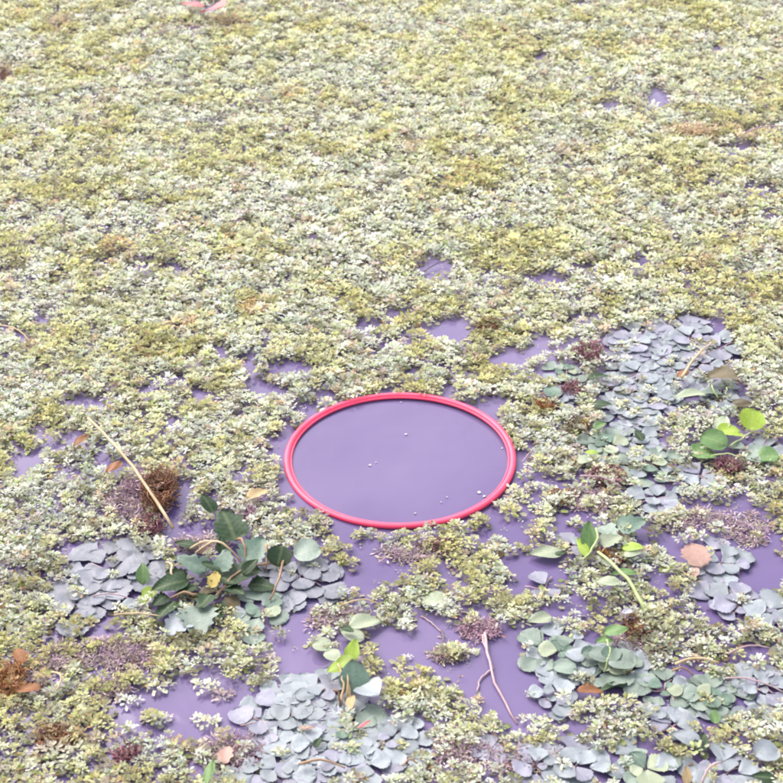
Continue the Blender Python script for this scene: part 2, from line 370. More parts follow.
# leaves, stems and sticks that keep fern sprigs from growing over them: x, y, radius in photo pixels
KEEP = [(229,524,18),(208,503,11),(255,549,15),(241,574,18),(222,578,14),(192,563,16),(170,584,18),(165,610,18),(199,620,18),(177,624,16),(280,556,10),(307,551,13),
 (205,600,13),(224,560,12),(143,573,11),(186,544,11),(262,585,13),(232,603,12),(196,596,9),(150,593,7),(143,599,5),(214,579,8),(352,650,11),(338,667,11),
 (346,662,8),(322,645,8),(353,676,14),(369,688,13),(332,655,7),(365,622,14),(352,634,12),(348,629,6),(362,652,5),(351,702,9),(349,690,6),(752,419,10),
 (730,431,11),(714,440,12),(703,452,11),(758,455,12),(722,422,9),(737,446,8),(768,456,9),(690,394,14),(712,392,10),(589,535,14),(583,547,11),(632,524,13),
 (612,540,10),(633,547,9),(624,572,12),(608,581,11),(633,553,8),(608,532,12),(603,560,9),(616,630,11),(604,640,8),(598,655,9),(590,652,8),(622,661,12),
 (612,654,8),(612,686,15),(565,667,10),(575,655,8),(212,8,8),(191,4,8),(722,374,13),(683,373,8),(696,554,14),(695,572,7),(546,552,14),(560,553,5),(80,440,11),
 (114,466,10),(687,775,8),(702,742,11),(686,737,13),(767,752,11),(765,777,11),(209,771,12),(715,716,8),(552,392,8),(598,376,9),(602,404,8),(600,425,6),
 (585,460,7),(592,452,6),(639,435,7),(318,742,6),(364,724,7),(307,727,7),(590,690,11),(226,754,10),(540,618,11),(627,611,5),(258,493,10),(129,605,7),
 (435,601,12),(240,715,11),(20,655,9),(28,688,11),(742,402,8),(88,418,4),(105,440,4),(122,462,4),(139,484,4),(156,506,4),(173,528,4),(682,377,4),(688,370,4),
 (695,363,4),(701,355,4),(708,348,4),(714,341,4),(143,37,4),(162,35,4),(180,33,4),(199,31,4),(217,29,4),(236,27,4),(150,29,4),(161,29,4),(172,28,4),
 (184,28,4),(195,27,4),(206,27,4),(420,275,4),(424,272,4),(428,270,4),(432,267,4),(436,265,4),(440,262,4),(441,630,4),(441,633,4),(442,636,4),(442,639,4),
 (443,642,4),(443,645,4),(421,616,4),(425,619,4),(429,622,4),(433,626,4),(437,629,4),(441,632,4),(675,664,4),(684,664,4),(693,664,4),(701,663,4),(710,663,4),
 (719,663,4),(672,671,4),(676,672,4),(680,673,4),(685,673,4),(689,674,4),(693,675,4),(728,654,4),(736,653,4),(745,652,4),(753,650,4),(762,649,4),(770,648,4),
 (725,678,4),(737,681,4),(748,684,4),(760,686,4),(771,689,4),(783,692,4),(114,615,4),(123,615,4),(132,615,4),(142,616,4),(151,616,4),(160,616,4),(92,596,4),
 (101,597,4),(109,598,4),(118,599,4),(126,600,4),(135,601,4),(580,476,4),(588,478,4),(597,480,4),(605,483,4),(614,485,4),(622,487,4),(300,764,4),(309,765,4),
 (318,766,4),(327,766,4),(336,767,4),(345,768,4),(702,783,4),(706,779,4),(710,775,4),(714,770,4),(718,766,4),(722,762,4),(0,325,4),(6,328,4),(12,332,4),
 (18,335,4),(24,339,4),(30,342,4),(438,22,4),(444,26,4),(451,29,4),(457,33,4),(464,36,4),(470,40,4),(745,133,4),(753,132,4),(760,130,4),(768,129,4),
 (775,127,4),(783,126,4),(52,672,4),(53,676,4),(54,679,4),(55,683,4),(56,686,4),(57,690,4),(535,447,4),(532,450,4),(530,453,4),(527,456,4),(525,459,4),
 (522,462,4),(345,604,4),(352,604,4),(359,604,4),(366,604,4),(373,604,4),(380,604,4),(403,766,4),(406,766,4),(409,765,4),(412,765,4),(415,764,4),(418,764,4)]
MATRED = [(x, y, n, s) for (x, y, n, s, *_ ) in ROSE]

def coverage(x, y):
    """probability that a fern sprig stands at ground point(s) x, y"""
    px, py = to_px(x, y)
    sc = 4.6 / np.maximum(depth_px(y), .5)
    wx = (fbm(x, y, .10, 5) - .5) * 26 * sc; wy = (fbm(x, y, .10, 25) - .5) * 15 * sc
    qx, qy = px + wx, py + wy
    cov = np.ones_like(px)
    lowness = np.clip((py - 300) / 260, 0, 1)
    hole = fbm(x, y, .22, 77)
    cov = np.where(hole < .165 + .13 * lowness, .10, cov)
    for (cx, cy, rx, ry, p) in THIN:
        ins = ((qx - cx) / rx) ** 2 + ((qy - cy) / ry) ** 2 < 1
        cl = fbm(x, y, .12, 300 + cx)
        lim = .44 + (.5 - p) * .48
        cov = np.where(ins & (cl < lim), np.minimum(cov, .05), cov)
    for (cx, cy, n, s) in MATRED:
        Rr = s * (1.5 if n > 8 else 1.15 if n > 5 else .85)
        d = ((qx - cx) / (Rr * 1.25)) ** 2 + ((qy - cy) / (Rr * .8)) ** 2
        cov = np.where(d < 1, np.minimum(cov, .13), cov)
    for (cx, cy, rx, ry) in OPEN:
        g = 1.5 if cy < 200 else 1.3 if cy < 300 else 1.2 if cy < 395 else 1.05
        ins = ((qx - cx) / (rx * g)) ** 2 + ((qy - cy - 2) / (ry * g)) ** 2 < 1
        cov = np.where(ins, 0, cov)
    for P in POLY:
        ins = np.zeros(px.shape, bool); n = len(P)
        ax, ay = px + wx * .5, py + wy * .5 - 4
        for i in range(n):
            x1, y1 = P[i]; x2, y2 = P[(i + 1) % n]
            c = ((y1 > ay) != (y2 > ay)) & (ax < (x2 - x1) * (ay - y1) / ((y2 - y1) + 1e-9) + x1); ins ^= c
        cov = np.where(ins, 0, cov)
    for (cx, cy, rad) in KEEP:
        d = ((px - cx) / rad) ** 2 + ((py - cy - rad * .25) / (rad * .8)) ** 2
        cov = np.where(d < 1, np.minimum(cov, .06 if rad > 4 else .3), cov)
    for (cx, cy, rx, ry) in [(507,612,23,15),(458,655,17,7),(532,604,18,10),(470,622,9,6),(420,590,30,9)]:      # fern islands in the big pool
        cov = np.where(((px + wx * .6 - cx) / rx) ** 2 + ((py + wy * .6 - cy) / ry) ** 2 < 1, .95, cov)
    # plant with dark leaves keeps the ferns off its crown
    cov = np.where(((px - 215) / 42) ** 2 + ((py - 575) / 32) ** 2 < 1, np.minimum(cov, .12), cov)
    # clear water inside the hoop; ferns stop at its edge
    dr = np.hypot(x - HC.x, y - HC.y)
    cov = np.where(dr < RO + np.where(y < HC.y, .028, .006), 0, cov)
    return cov
def depth_px(y): return y * CP + H * SP

# ------------------------------------------------------------------ fern sprigs
T_NEAR = (np.array([(0,0,0),(.27,.25,.03),(.47,.60,.07),(.30,.90,.03),(0,1.0,-.02),(-.30,.90,.03),(-.47,.60,.07),(-.27,.25,.03),(0,.55,-.03)], float),
          [(8,i,(i+1)%8) for i in range(8)])
T_FAR = (np.array([(0,0,0),(.42,.5,.06),(.28,.93,.0),(-.28,.93,.0),(-.42,.5,.06)], float), [(0,1,2),(0,2,3),(0,3,4)])
def pal(kind, n, r):
    base = {'pale': (.81, .81, .62), 'white': (.82, .83, .74), 'yell': (.74, .71, .41), 'olive': (.62, .57, .28), 'rust': (.70, .43, .27), 'grey': (.72, .77, .70), 'dark': (.17, .15, .08), 'mauve': (.46, .30, .42), 'pinkish': (.60, .46, .47)}[kind]
    return np.array(base)
def sprigs(X, Y, Z, S, COL, K, tmpl, r, spread=1.0, elev=(0, 56), lenf=.52, widf=.28, dark=None):
    """K leaflets in a rosette at every point; returns verts, faces, colours (numpy)"""
    N = len(X); tv, tf = tmpl; nv = len(tv)
    k = np.arange(K)[None, :].repeat(N, 0); t = k / max(K - 1, 1)
    az = k * 2.39996 + r.random((N, 1)) * 6.283 + r.normal(0, .28, (N, K))
    el = np.radians(elev[0] + (elev[1] - elev[0]) * t ** 1.3 + r.normal(0, 17, (N, K)))
    L = S[:, None] * lenf * (1.05 - .42 * t) * r.uniform(.75, 1.2, (N, K))
    Wd = S[:, None] * widf * (1.05 - .35 * t) * r.uniform(.8, 1.2, (N, K))
    ro = S[:, None] * spread * (.52 * (1 - t)) * r.uniform(.5, 1.15, (N, K))
    # the whole sprig leans a little
    bx = X[:, None] + ro * np.cos(az); by = Y[:, None] + ro * np.sin(az)
    bz = Z[:, None] + S[:, None] * (.10 + .30 * t) * r.uniform(.6, 1.3, (N, K))
    az2 = az + r.normal(0, .6, (N, K))
    d = np.stack([np.cos(el) * np.cos(az2), np.cos(el) * np.sin(az2), np.sin(el)], -1)
    s = np.stack([-np.sin(az2), np.cos(az2), np.zeros_like(az2)], -1); rl = r.normal(0, .35, (N, K))[..., None]
    n0 = np.cross(s, d); n0 = -n0 * np.sign(n0[..., 2:3] + 1e-9) * -1
    s2 = s * np.cos(rl) + n0 * np.sin(rl); nn = n0 * np.cos(rl) - s * np.sin(rl)
    P = np.stack([bx, by, bz], -1)[:, :, None, :] + (tv[None, None, :, 1, None] * L[:, :, None, None]) * d[:, :, None, :] \
        + (tv[None, None, :, 0, None] * Wd[:, :, None, None]) * s2[:, :, None, :] + (tv[None, None, :, 2, None] * L[:, :, None, None]) * nn[:, :, None, :]
    P[..., 2] = np.maximum(P[..., 2], .001 + .002 * r.random((N, K, 1)))
    V = P.reshape(-1, 3)
    off = (np.arange(N * K) * nv)[:, None, None]; F = (np.array(tf)[None] + off).reshape(-1, 3)
    lv = r.normal(1, .11, (N, K, 1, 1)); tip = tv[None, None, :, 1, None]
    olive = np.array((.48, .49, .27)); mixv = (.34 * (1 - tip) ** 1.2) * r.uniform(.4, 1.3, (N, K, 1, 1))
    c = COL[:, None, None, :] * lv * (1 - mixv) + olive * mixv
    brown = (r.random((N, K, 1, 1)) < .05); c = np.where(brown, c * np.array((.75, .5, .4)), c)
    fresh = (r.random((N, K, 1, 1)) < .08); c = np.where(fresh, c * np.array((.86, 1.03, .55)), c)
    c = c * r.normal(1, .13, (N, 1, 1, 1)); c = np.clip(c, .02, .88)
    return V, F, c.reshape(-1, 3)
def np_mesh(name, parts, mat, parent=None):
    V = []; F = []; Cc = []; o = 0
    for v, f, c in parts: V.append(v); F.append(f + o); Cc.append(c); o += len(v)
    V = np.concatenate(V); F = np.concatenate(F); Cc = np.concatenate(Cc)
    me = bpy.data.meshes.new(name); me.vertices.add(len(V)); me.vertices.foreach_set('co', V.astype(np.float32).ravel())
    me.loops.add(len(F) * 3); me.loops.foreach_set('vertex_index', F.astype(np.int32).ravel())
    me.polygons.add(len(F)); me.polygons.foreach_set('loop_start', np.arange(0, len(F) * 3, 3, dtype=np.int32))
    me.polygons.foreach_set('use_smooth', np.ones(len(F), bool))
    a = me.attributes.new('col', 'FLOAT_COLOR', 'POINT'); a.data.foreach_set('color', np.c_[Cc, np.ones(len(Cc))].astype(np.float32).ravel())
    me.update(calc_edges=True); me.materials.append(mat)
    ob = bpy.data.objects.new(name, me); C.objects.link(ob)
    if parent: ob.parent = parent
    return ob
RUSTY = [(10,680,26,26),(40,672,26,12),(215,740,40,10),(195,742,22,14),(60,740,30,18),(722,137,50,7),(690,135,26,7),(640,48,14,7),(60,25,14,7),(230,25,22,6),
 (110,95,9,6),(290,98,14,5),(180,328,16,7),(255,310,14,8),(120,255,18,14),(5,75,8,8),(10,290,10,10),(140,70,10,6),(575,155,20,7),(780,50,10,8),(600,650,16,10),
 (655,550,14,10),(560,685,14,10),(700,265,14,6),(738,215,10,10),(500,300,10,5),(770,540,14,26),(120,755,30,16),(410,150,10,8)]
SHADE_POCKETS = [(598,612,24,14),(575,745,16,20),(640,640,16,14),(575,400,14,9),(255,604,26,8),(190,645,22,8),(570,430,14,8),(660,770,14,10),(652,655,10,8),(735,742,14,14),(25,585,16,14),(745,470,16,6),(490,332,14,6),(205,495,10,6),(590,560,16,10),(560,372,16,6),(715,400,16,6),(350,700,26,6),(45,570,10,10),(20,270,14,7),(685,470,16,5)]  # shaded pockets near plants, put into the fern colour as dark brown
YEL = [(230,150,60,20),(320,355,20,28),(500,50,46,26),(240,245,28,16),(55,330,40,16),(80,265,20,10),(440,80,40,20),(640,240,30,12),(600,275,44,10),(685,160,60,14),
 (70,350,22,12),(700,600,10,10),(85,560,30,14),(480,560,26,14),(400,690,18,12),(470,620,20,10),(680,590,30,18),(600,590,22,14),(760,560,18,40),(580,700,18,12),
 (680,715,20,8),(740,760,40,18),(95,750,16,26),(250,570,50,10),(180,650,16,6),(715,310,30,10),(480,240,50,10),(770,100,30,20),(380,660,18,16),(520,690,16,10)]
def sprig_colours(x, y, r):
    n = len(x); px, py = to_px(x, y)
    a = .5 + (fbm(x, y, .34, 401) - .5) * .55 + (fbm(x, y, .13, 407) - .5) * .9 + r.normal(0, .07, n); b = fbm(x, y, .12, 431) + r.normal(0, .07, n)
    col = np.empty((n, 3)); col[:] = pal('pale', 1, r)
    def blend(kind, m): 
        m = np.clip(m, 0, 1)[:, None]; col[:] = col * (1 - m) + pal(kind, 1, r) * m
    blend('white', (a - .52) * 9); blend('grey', (b - .60) * 6)
    blend('yell', (.46 - a) * 7); blend('olive', (.34 - a) * 7)
    far = np.clip((420 - py) / 300, 0, 1); blend('yell', far * .12 * np.ones(n))
    for L, kind, amt in ((YEL, 'yell', .75), (RUSTY, 'rust', .55), (SHADE_POCKETS, 'dark', .85)):
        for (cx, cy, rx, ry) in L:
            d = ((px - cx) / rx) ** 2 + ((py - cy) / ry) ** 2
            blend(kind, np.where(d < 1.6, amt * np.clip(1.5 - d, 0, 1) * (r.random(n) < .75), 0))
    blend('rust', (r.random(n) < .02) * .6); blend('dark', (r.random(n) < .05 + .06 * np.clip((py - 400) / 300, 0, 1)) * r.uniform(.2, .8, n)); blend('olive', (r.random(n) < .07) * .7); blend('pinkish', (r.random(n) < .03) * .7)
    return col
def grid(x0, x1, y0, y1, s, r):
    xs, ys = np.meshgrid(np.arange(x0, x1, s), np.arange(y0, y1, s * .866)); xs[::2] += s / 2
    xs = xs.ravel() + r.uniform(-.42, .42, xs.size) * s; ys = ys.ravel() + r.uniform(-.42, .42, ys.size) * s
    return xs, ys
parts = []; low = []
x, y = grid(-4.2, 4.2, 2.2, 13.0, .0335, rng)
px, py = to_px(x, y)
lim = 130 + 60 * (py < 0)
keep = (px > -lim * 1.6) & (px < W + lim * 1.6) & (py < 860)
x, y, px, py = x[keep], y[keep], px[keep], py[keep]
cov = coverage(x, y); ok = rng.random(len(x)) < cov
x, y, px, py = x[ok], y[ok], px[ok], py[ok]
col = sprig_colours(x, y, rng)
hgt = fbm(x, y, .12, 901)
z = .002 + .028 * np.clip(fbm(x, y, .085, 907) - .28, 0, 1) + .013 * rng.random(len(x))
sz = rng.uniform(.024, .040, len(x)) * (.85 + .3 * fbm(x, y, .5, 950))
inframe = (px > -30) & (px < W + 30) & (py > -40) & (py < W + 30)
near = inframe & (py > 300); mid = inframe & ~near; outf = ~inframe
nfar = np.clip((620 - py[near]) / 300, 0, 1)                       # bigger old sprigs away from the shore, small ragged ones near it
parts.append(sprigs(x[near], y[near], z[near], sz[near] * (.84 + .22 * nfar) * rng.uniform(.75, 1.2, near.sum()), col[near] * (.93 + .05 * nfar)[:, None], 23, T_NEAR, rng))
thin = mid & (rng.random(len(x)) < .78)
parts.append(sprigs(x[thin], y[thin], z[thin] * 1.3, sz[thin] * (1.10 + .5 * rng.random(thin.sum()) ** 2), col[thin] * rng.normal(1, .10, (thin.sum(), 1)), 18, T_FAR, rng, widf=.31, lenf=.52))
parts.append(sprigs(x[outf], y[outf], z[outf], sz[outf] * 1.15, col[outf], 9, T_FAR, rng))
# flat brownish leaflets added under the sprigs to colour the mat's dark gaps
u = rng.random(len(x)) < .85
lowcol = np.array((.40, .38, .25)) * rng.uniform(.55, 1.35, (u.sum(), 1)) + rng.uniform(0, .04, (u.sum(), 3))
parts.append(sprigs(x[u], y[u], np.zeros(u.sum()), sz[u] * 1.25, lowcol, 6, T_FAR, rng, elev=(0, 8), widf=.55))
mat_o = np_mesh('floating_fern_mat', parts, M['fern'])
tag(mat_o, 'pale green and olive floating fern carpet covering most of the pond', 'floating fern', kind='stuff')
print('fern tris', sum(len(p[1]) for p in parts), 'sprigs', len(x))

# loose bits drifting in the gaps: scattered single leaflets
x, y = grid(-1.9, 1.9, 2.8, 6.6, .055, rng); px, py = to_px(x, y); cv = coverage(x, y)
dr = np.hypot(x - HC.x, y - HC.y)
near_edge = coverage(x + .05, y) + coverage(x - .05, y) + coverage(x, y + .06) + coverage(x, y - .06)
k = (cv < .2) & (rng.random(len(x)) < .10 + .20 * near_edge) & (dr > RO + .03)
x, y = x[k], y[k]; n = len(x)
bc = np.array((.62, .64, .50)) * rng.uniform(.75, 1.15, (n, 1)) * np.where(rng.random((n, 1)) < .3, np.array((1, .72, .85)), 1)
bits = np_mesh('fern_fragments', [sprigs(x, y, np.full(n, .002), rng.uniform(.012, .024, n), bc, 4, T_NEAR, rng, elev=(0, 40))], M['fern'])
tag(bits, 'loose scraps of pale fern scattered over the gaps of purple water', 'fern scraps', kind='stuff')

# mauve brown weed under and between the ferns
WEEDY = [(120,655,46,16,260),(135,503,34,20,200),(461,753,28,14,120),(110,690,20,10,50),(200,545,26,10,60),(450,655,16,8,60),(60,660,24,16,90),(415,555,40,9,80),(590,500,40,14,90),
         (240,500,20,14,60),(690,520,40,12,90),(340,620,34,9,70),(740,530,30,20,80),(235,755,40,18,150),(640,640,30,14,80),(150,480,26,16,110),(520,760,40,16,90),(30,690,30,16,60),(560,455,18,10,40)]
xs, ys = [], []
for (cx, cy, rx, ry, n) in WEEDY:
    for _ in range(n):
        a = random.uniform(0, 6.28); q = math.sqrt(random.random()) * random.uniform(.7, 1.1); p = at(cx + rx * q * math.cos(a), cy + ry * q * math.sin(a)); xs.append(p.x); ys.append(p.y)
x, y = np.array(xs), np.array(ys); n = len(x)
mc = np.where(rng.random((n, 1)) < .5, pal('mauve', 1, rng), pal('pinkish', 1, rng)) * rng.uniform(.6, 1.15, (n, 1))
uw = np_mesh('drowned_weed', [sprigs(x, y, np.zeros(n), rng.uniform(.018, .032, n), mc, 9, T_NEAR, rng, elev=(0, 30), widf=.2, lenf=.8)], M['weed'])
tag(uw, 'mauve and pinkish drowned weed just breaking the surface between fern clumps', 'water weed', kind='stuff')

# ------------------------------------------------------------------ single rosettes afloat in open water
FREE = [(156,690,.050,'pale','pale cream fern rosette alone in the purple lower left pool, nearest its upper shore'),
 (205,690,.050,'pale','pale fern rosette in the lower left pool, a pinkish one touching its right side'),
 (222,698,.040,'pinkish','pinkish fern rosette touching a pale one above the lower left pool'),
 (206,725,.048,'pale','fern rosette with drooping leaflets at the lower shore of the lower left pool'),
 (127,704,.044,'white','whitish fern rosette at the left end of the lower left pool'),
 (158,722,.044,'white','whitish fern rosette on the headland in the lower left pool'),
 (455,652,.044,'pale','pale flat fern rosette below left of the magenta root tuft'),
 (470,655,.034,'pale','small pale fern rosette just below the magenta root tuft'),
 (508,606,.050,'yell','yellowish fern rosette above right of the magenta root tuft'),
 (522,622,.046,'pale','pale fern rosette right of the magenta root tuft'),
 (537,604,.046,'pale','pale fern rosette at the upper right of the large open water'),
 (532,697,.026,'white','tiny white fern scrap alone at the right of the long pink stem'),
 (449,614,.026,'white','tiny white fern scrap at the upper shore of the large open water'),
 (407,659,.020,'white','single white fern scrap on the left shore of the large open water'),
 (528,722,.034,'pale','small fern rosette at the lower end of the long pink stem'),
 (700,517,.044,'pale','pale fern rosette in the thin water above the salmon pink leaf')]
for (cx, cy, s, kind, lab) in FREE:
    p = at(cx, cy); n = 3
    X = np.array([0, s * .55, -s * .5]); Y = np.array([0, s * .2, s * .35])
    o = np_mesh('fern_rosette', [sprigs(X, Y, np.full(n, .003), np.array([s, s * .7, s * .65]) * .85, np.tile(pal(kind, 1, rng), (n, 1)), 20, T_NEAR, rng)], M['fern'])
    o.location = (p.x, p.y, .001); tag(o, lab, 'floating fern', 'fern rosettes adrift in open water')

# ------------------------------------------------------------------ floating leaf rosettes
for (cx, cy, n, spx, tone, lab, _) in ROSE:
    c = at(cx, cy); L = spx * mpp(cx, cy) * 1.12
    pl = empty('floating_leaf_rosette', c, lab, 'water plant', 'floating rosettes of broad leaves')
    rr = random.Random(cx * 31 + cy); k = 0
    rings = [(n, .25, .95, .008)] if n <= 5 else [(4, .22, .8, .012), (8, .62, .95, .008), (11, 1.1, 1.05, .004)]
    left = n if n <= 5 else 14 if n < 9 else 23
    for (m, rad, sc, z) in rings:
        m = min(m, left); left -= m; a0 = rr.uniform(0, 360)
        for i in range(m):
            a = a0 + 360 * i / m + rr.uniform(-16, 16); rd = rad * L * rr.uniform(.8, 1.15) - .12 * L
            p = c + Vector((math.cos(R(a)) * rd, math.sin(R(a)) * rd, 0)); p.z = z + rr.uniform(-.003, .004) + .0012 * k % .004
            t2 = tone
            if tone == 'sage' and rad < .4: t2 = 'pale' if rr.random() < .5 else 'teal'
            elif tone == 'grey' and rr.random() < .22: t2 = 'lilac'
            elif tone == 'lilac' and rr.random() < .3: t2 = 'grey'
            elif tone == 'sage' and rr.random() < .35: t2 = 'grey'
            o = blade('leaf', 'fan', t2, p, a + rr.uniform(-30, 30), L * sc * rr.uniform(.55, 1.15), rr.uniform(.8, 1.15), rr.uniform(-1, 3) + (3 if rad < .25 else 0), rr.uniform(-3, 3), pl, rr.randrange(5), .04, .02)
            k += 1
    if left > 0: pass
    # stalks under the leaves
    V, F = [], []
    for i in range(5):
        a = rr.uniform(0, 6.28); v, f = tube(bend((0, 0, .004), (math.cos(a) * L * .9, math.sin(a) * L * .9, .006), .003, .006, 5, cx + i), .0022, 5)
        F += [tuple(q + len(V) for q in ff) for ff in f]; V += v
    mesh_obj('stalks', V, F, M['pinkstem'], pl)

# ------------------------------------------------------------------ emergent plants
def stemobj(name, p0, p1, r0, r1, mat, parent=None, lift=0, side=0, seed=1, n=10, wob=.004):
    P = bend(p0, p1, lift, side, n, seed, wob); rad = [r0 + (r1 - r0) * i / (n - 1) for i in range(n)]
    if parent: P = [p - parent.location for p in P]
    V, F = tube(P, rad, 8); return mesh_obj(name, V, F, M[mat], parent)
# dark green toothed plant, left of centre
c = at(213, 592); gp = empty('broadleaf_water_plant', c, 'dark green broadleaf plant with toothed leaves standing up left below the hoop', 'water plant')
G = [('lobed','green',229,524,44,115,.95,22,0,.03),('ovate','green',208,503,27,125,.9,30,8,.06),('lobed','teal',255,549,36,60,.95,20,10,.03),
 ('lobed','green',241,574,44,10,.9,16,0,.03),('lobed','green',222,578,34,-30,.9,10,-12,.035),('lobed','teal',192,563,38,150,.85,18,6,.03),
 ('ovate','green',170,584,44,215,.8,14,-10,.03),('ovate','green',165,610,42,240,.75,8,14,.02),('lobed','sage',199,620,44,275,1.0,-2,0,.03),
 ('lobed','grey',177,624,38,238,.9,4,-6,.02),('round','green',280,556,24,75,1.15,38,12,.03),('round','sage',307,551,30,15,1.1,14,8,.03),
 ('lobed','green',205,600,30,250,.9,16,6,.03),('lobed','teal',224,560,28,80,.9,30,-8,.05),('ovate','mid',143,573,26,95,.8,35,0,.01),('ovate','green',186,544,26,170,.8,12,4,.02),
 ('lobed','green',262,585,30,-20,.8,8,6,.02),('ovate','brown',232,603,28,-50,.9,4,0,.012),('ovate','brown',196,596,22,200,.9,4,0,.012)]
G += [('lobed','green',212,566,24,160,.9,20,10,.05),('lobed','green',236,590,24,-40,.85,14,-8,.03),('lobed','green',186,590,26,215,.8,10,8,.02),('ovate','green',250,566,24,45,.8,24,8,.05),
 ('lobed','green',176,574,24,170,.8,16,-10,.03),('ovate','green',222,545,22,100,.8,34,4,.05),('lobed','green',218,610,26,285,.85,4,8,.02),('lobed','green',160,600,24,235,.7,10,-14,.03),('ovate','brown',210,590,24,20,.8,6,0,.01),('ovate','brown',178,606,22,250,.8,4,0,.01)]
for (k, m, x_, y_, l, h, w, t, ro, z_) in G: px_blade('leaf', k, m, x_, y_, l * .92, h, w, t, ro, z_, parent=gp)
px_blade('leaf', 'round', 'lime', 150, 593, 16, 60, 1, 15, 5, .02, parent=gp); px_blade('leaf', 'round', 'lime', 143, 599, 11, 160, 1, 10, 5, .02, parent=gp)
o = px_blade('leaf', 'ragged', 'yellow', 214, 579, 20, 80, .9, 22, 0, .045, parent=gp); o['label'] = 'torn yellow leaf'
for (a, b, lf, sd, sd2) in (((190,549),(236,562),.05,.01,3),((196,553),(243,566),.06,.012,4),((161,592),(166,562),.03,-.03,5),((236,540),(246,565),.04,.01,6),((282,556),(270,600),.03,.02,7),((213,600),(280,562),.03,.02,8),((205,600),(168,600),.03,0,9),((262,546),(266,570),.04,.01,10)):
    stemobj('stem', at(*a, .02), at(*b, .02), .0045, .003, 'straw' if sd2 in (3, 4, 5) else 'brownstem', gp, lf, sd, sd2)
# sprout in the middle of the bottom
c = at(347, 690); sp = empty('young_water_sprout', c, 'young sprout with lime leaves, two upright grey leaves and a tan spear', 'water plant')
for (k, m, x_, y_, l, h, w, t, ro, z_) in (('ovate','lime',352,650,26,70,.8,32,10,.04),('ovate','lime',338,667,26,215,.9,12,0,.04),('round','lime',346,662,20,20,.9,15,0,.045),
    ('round','pale',322,645,20,170,1,10,0,.02),('ovate','teal',353,676,34,95,1.25,44,-6,.02),('ovate','grey',369,688,32,-60,1.3,20,8,.035),
    ('round','pale',332,655,17,140,1,8,0,.03),('ovate','pale',365,622,34,10,.9,6,0,.02),('ovate','pale',352,634,28,150,.9,6,0,.02),('ovate','green',348,629,14,-30,.9,6,0,.04),('narrow','brown',362,652,12,20,1.8,15,0,.04)):
    px_blade('leaf', k, m, x_, y_, l, h, w, t, ro, z_, parent=sp)
o = px_blade('bud', 'ovate', 'tan', 351, 702, 21, 268, .75, 6, 30, .03, parent=sp)
o = px_blade('bud', 'narrow', 'tan', 349, 690, 14, 92, .9, 50, 0, .03, parent=sp)
for (a, b, sd) in (((338,664),(341,704),1),((344,668),(345,700),2),((350,660),(343,694),3),((333,690),(340,706),4)):
    stemobj('stem', at(*a, .06), at(*b, .012), .003, .0035, 'straw' if sd < 3 else 'brownstem', sp, .01, .01, sd)
# pads at the right
c = at(722, 440); pp = empty('round_pad_plant', c, 'cluster of round green pads around one bright lime pad near the right edge', 'water plant')
for (k, m, x_, y_, l, h, w, t, ro, z_) in (('round','lime',752,419,25,75,1.05,30,12,.04),('round','lime',730,431,26,190,1.0,14,4,.03),('round','mid',714,440,28,150,1.05,12,-8,.035),
    ('round','mid',703,452,26,200,1.2,6,4,.02),('round','sage',758,455,28,-15,1.0,8,4,.02),('ovate','pale',722,422,22,60,1,18,0,.03),('ovate','sage',737,446,20,-30,.9,14,4,.02),('round','mid',768,456,22,-10,1.1,10,4,.025),('ovate','pale',690,394,34,190,.75,6,10,.03),('ovate','sage',712,392,24,-10,.8,6,-6,.02)):
    px_blade('pad' if k == 'round' else 'leaf', k, m, x_, y_, l, h, w, t, ro, z_, parent=pp)
for (a, b, sd) in (((752,432),(730,446),1),((718,398),(712,385),2),((726,396),(733,388),5),((705,458),(745,460),3)):
    stemobj('stem', at(*a, .02), at(*b, .03), .003, .0025, 'greenstem', pp, .015, .01, sd)
# green leafy stem
c = at(600, 570); gs = empty('leafy_stem_plant', c, 'light green leafy shoot with a long pale stem running to lower right', 'water plant')
for (k, m, x_, y_, l, h, w, t, ro, z_) in (('ovate','mid',589,535,34,80,.7,28,20,.02),('narrow','lime',583,547,26,110,1.4,20,0,.02),('lobed','teal',632,524,30,20,.9,12,6,.03),('lobed','pale',612,540,24,20,.9,16,0,.03),('ovate','lime',633,547,22,-10,.9,14,0,.03),
    ('ovate','mid',624,572,28,200,.8,14,10,.02),('ovate','pale',608,581,26,185,.8,12,0,.03),('ovate','pale',633,553,20,10,.8,10,0,.03),('lobed','sage',608,532,28,300,.9,10,0,.02),('narrow','pale',603,560,22,-60,1.6,10,0,.02)):
    px_blade('leaf', k, m, x_, y_, l, h, w, t, ro, z_, parent=gs)
stemobj('stem', at(598, 552, .03), at(646, 612, .025), .0045, .006, 'greenstem', gs, .02, .008, 3)
stemobj('stem', at(583, 560, .02), at(596, 528, .05), .004, .003, 'greenstem', gs, .01, -.02, 4)
# small glossy leaves lower right of centre
c = at(610, 650); gl = empty('glossy_leaf_plant', c, 'small plant with glossy fresh green leaves and a dark folded leaf beside open water', 'water plant')
for (k, m, x_, y_, l, h, w, t, ro, z_) in (('ovate','mid',616,630,26,5,.8,16,4,.04),('ovate','mid',604,640,20,200,.8,12,0,.035),('round','sage',598,655,22,150,1,12,4,.03),('round','teal',590,652,18,190,.9,8,0,.03),
    ('round','sage',622,661,28,-20,1,8,4,.03),('round','teal',612,654,20,60,1,16,0,.03),('ovate','green',612,686,36,200,.55,6,30,.012),('round','sage',565,667,24,170,1,5,3,.02),('round','grey',575,655,20,130,1,5,3,.02)):
    px_blade('leaf', k, m, x_, y_, l, h, w, t, ro, z_, parent=gl)
stemobj('stem', at(607, 640, .04), at(604, 672, .015), .003, .003, 'greenstem', gl, .01, .01, 4)

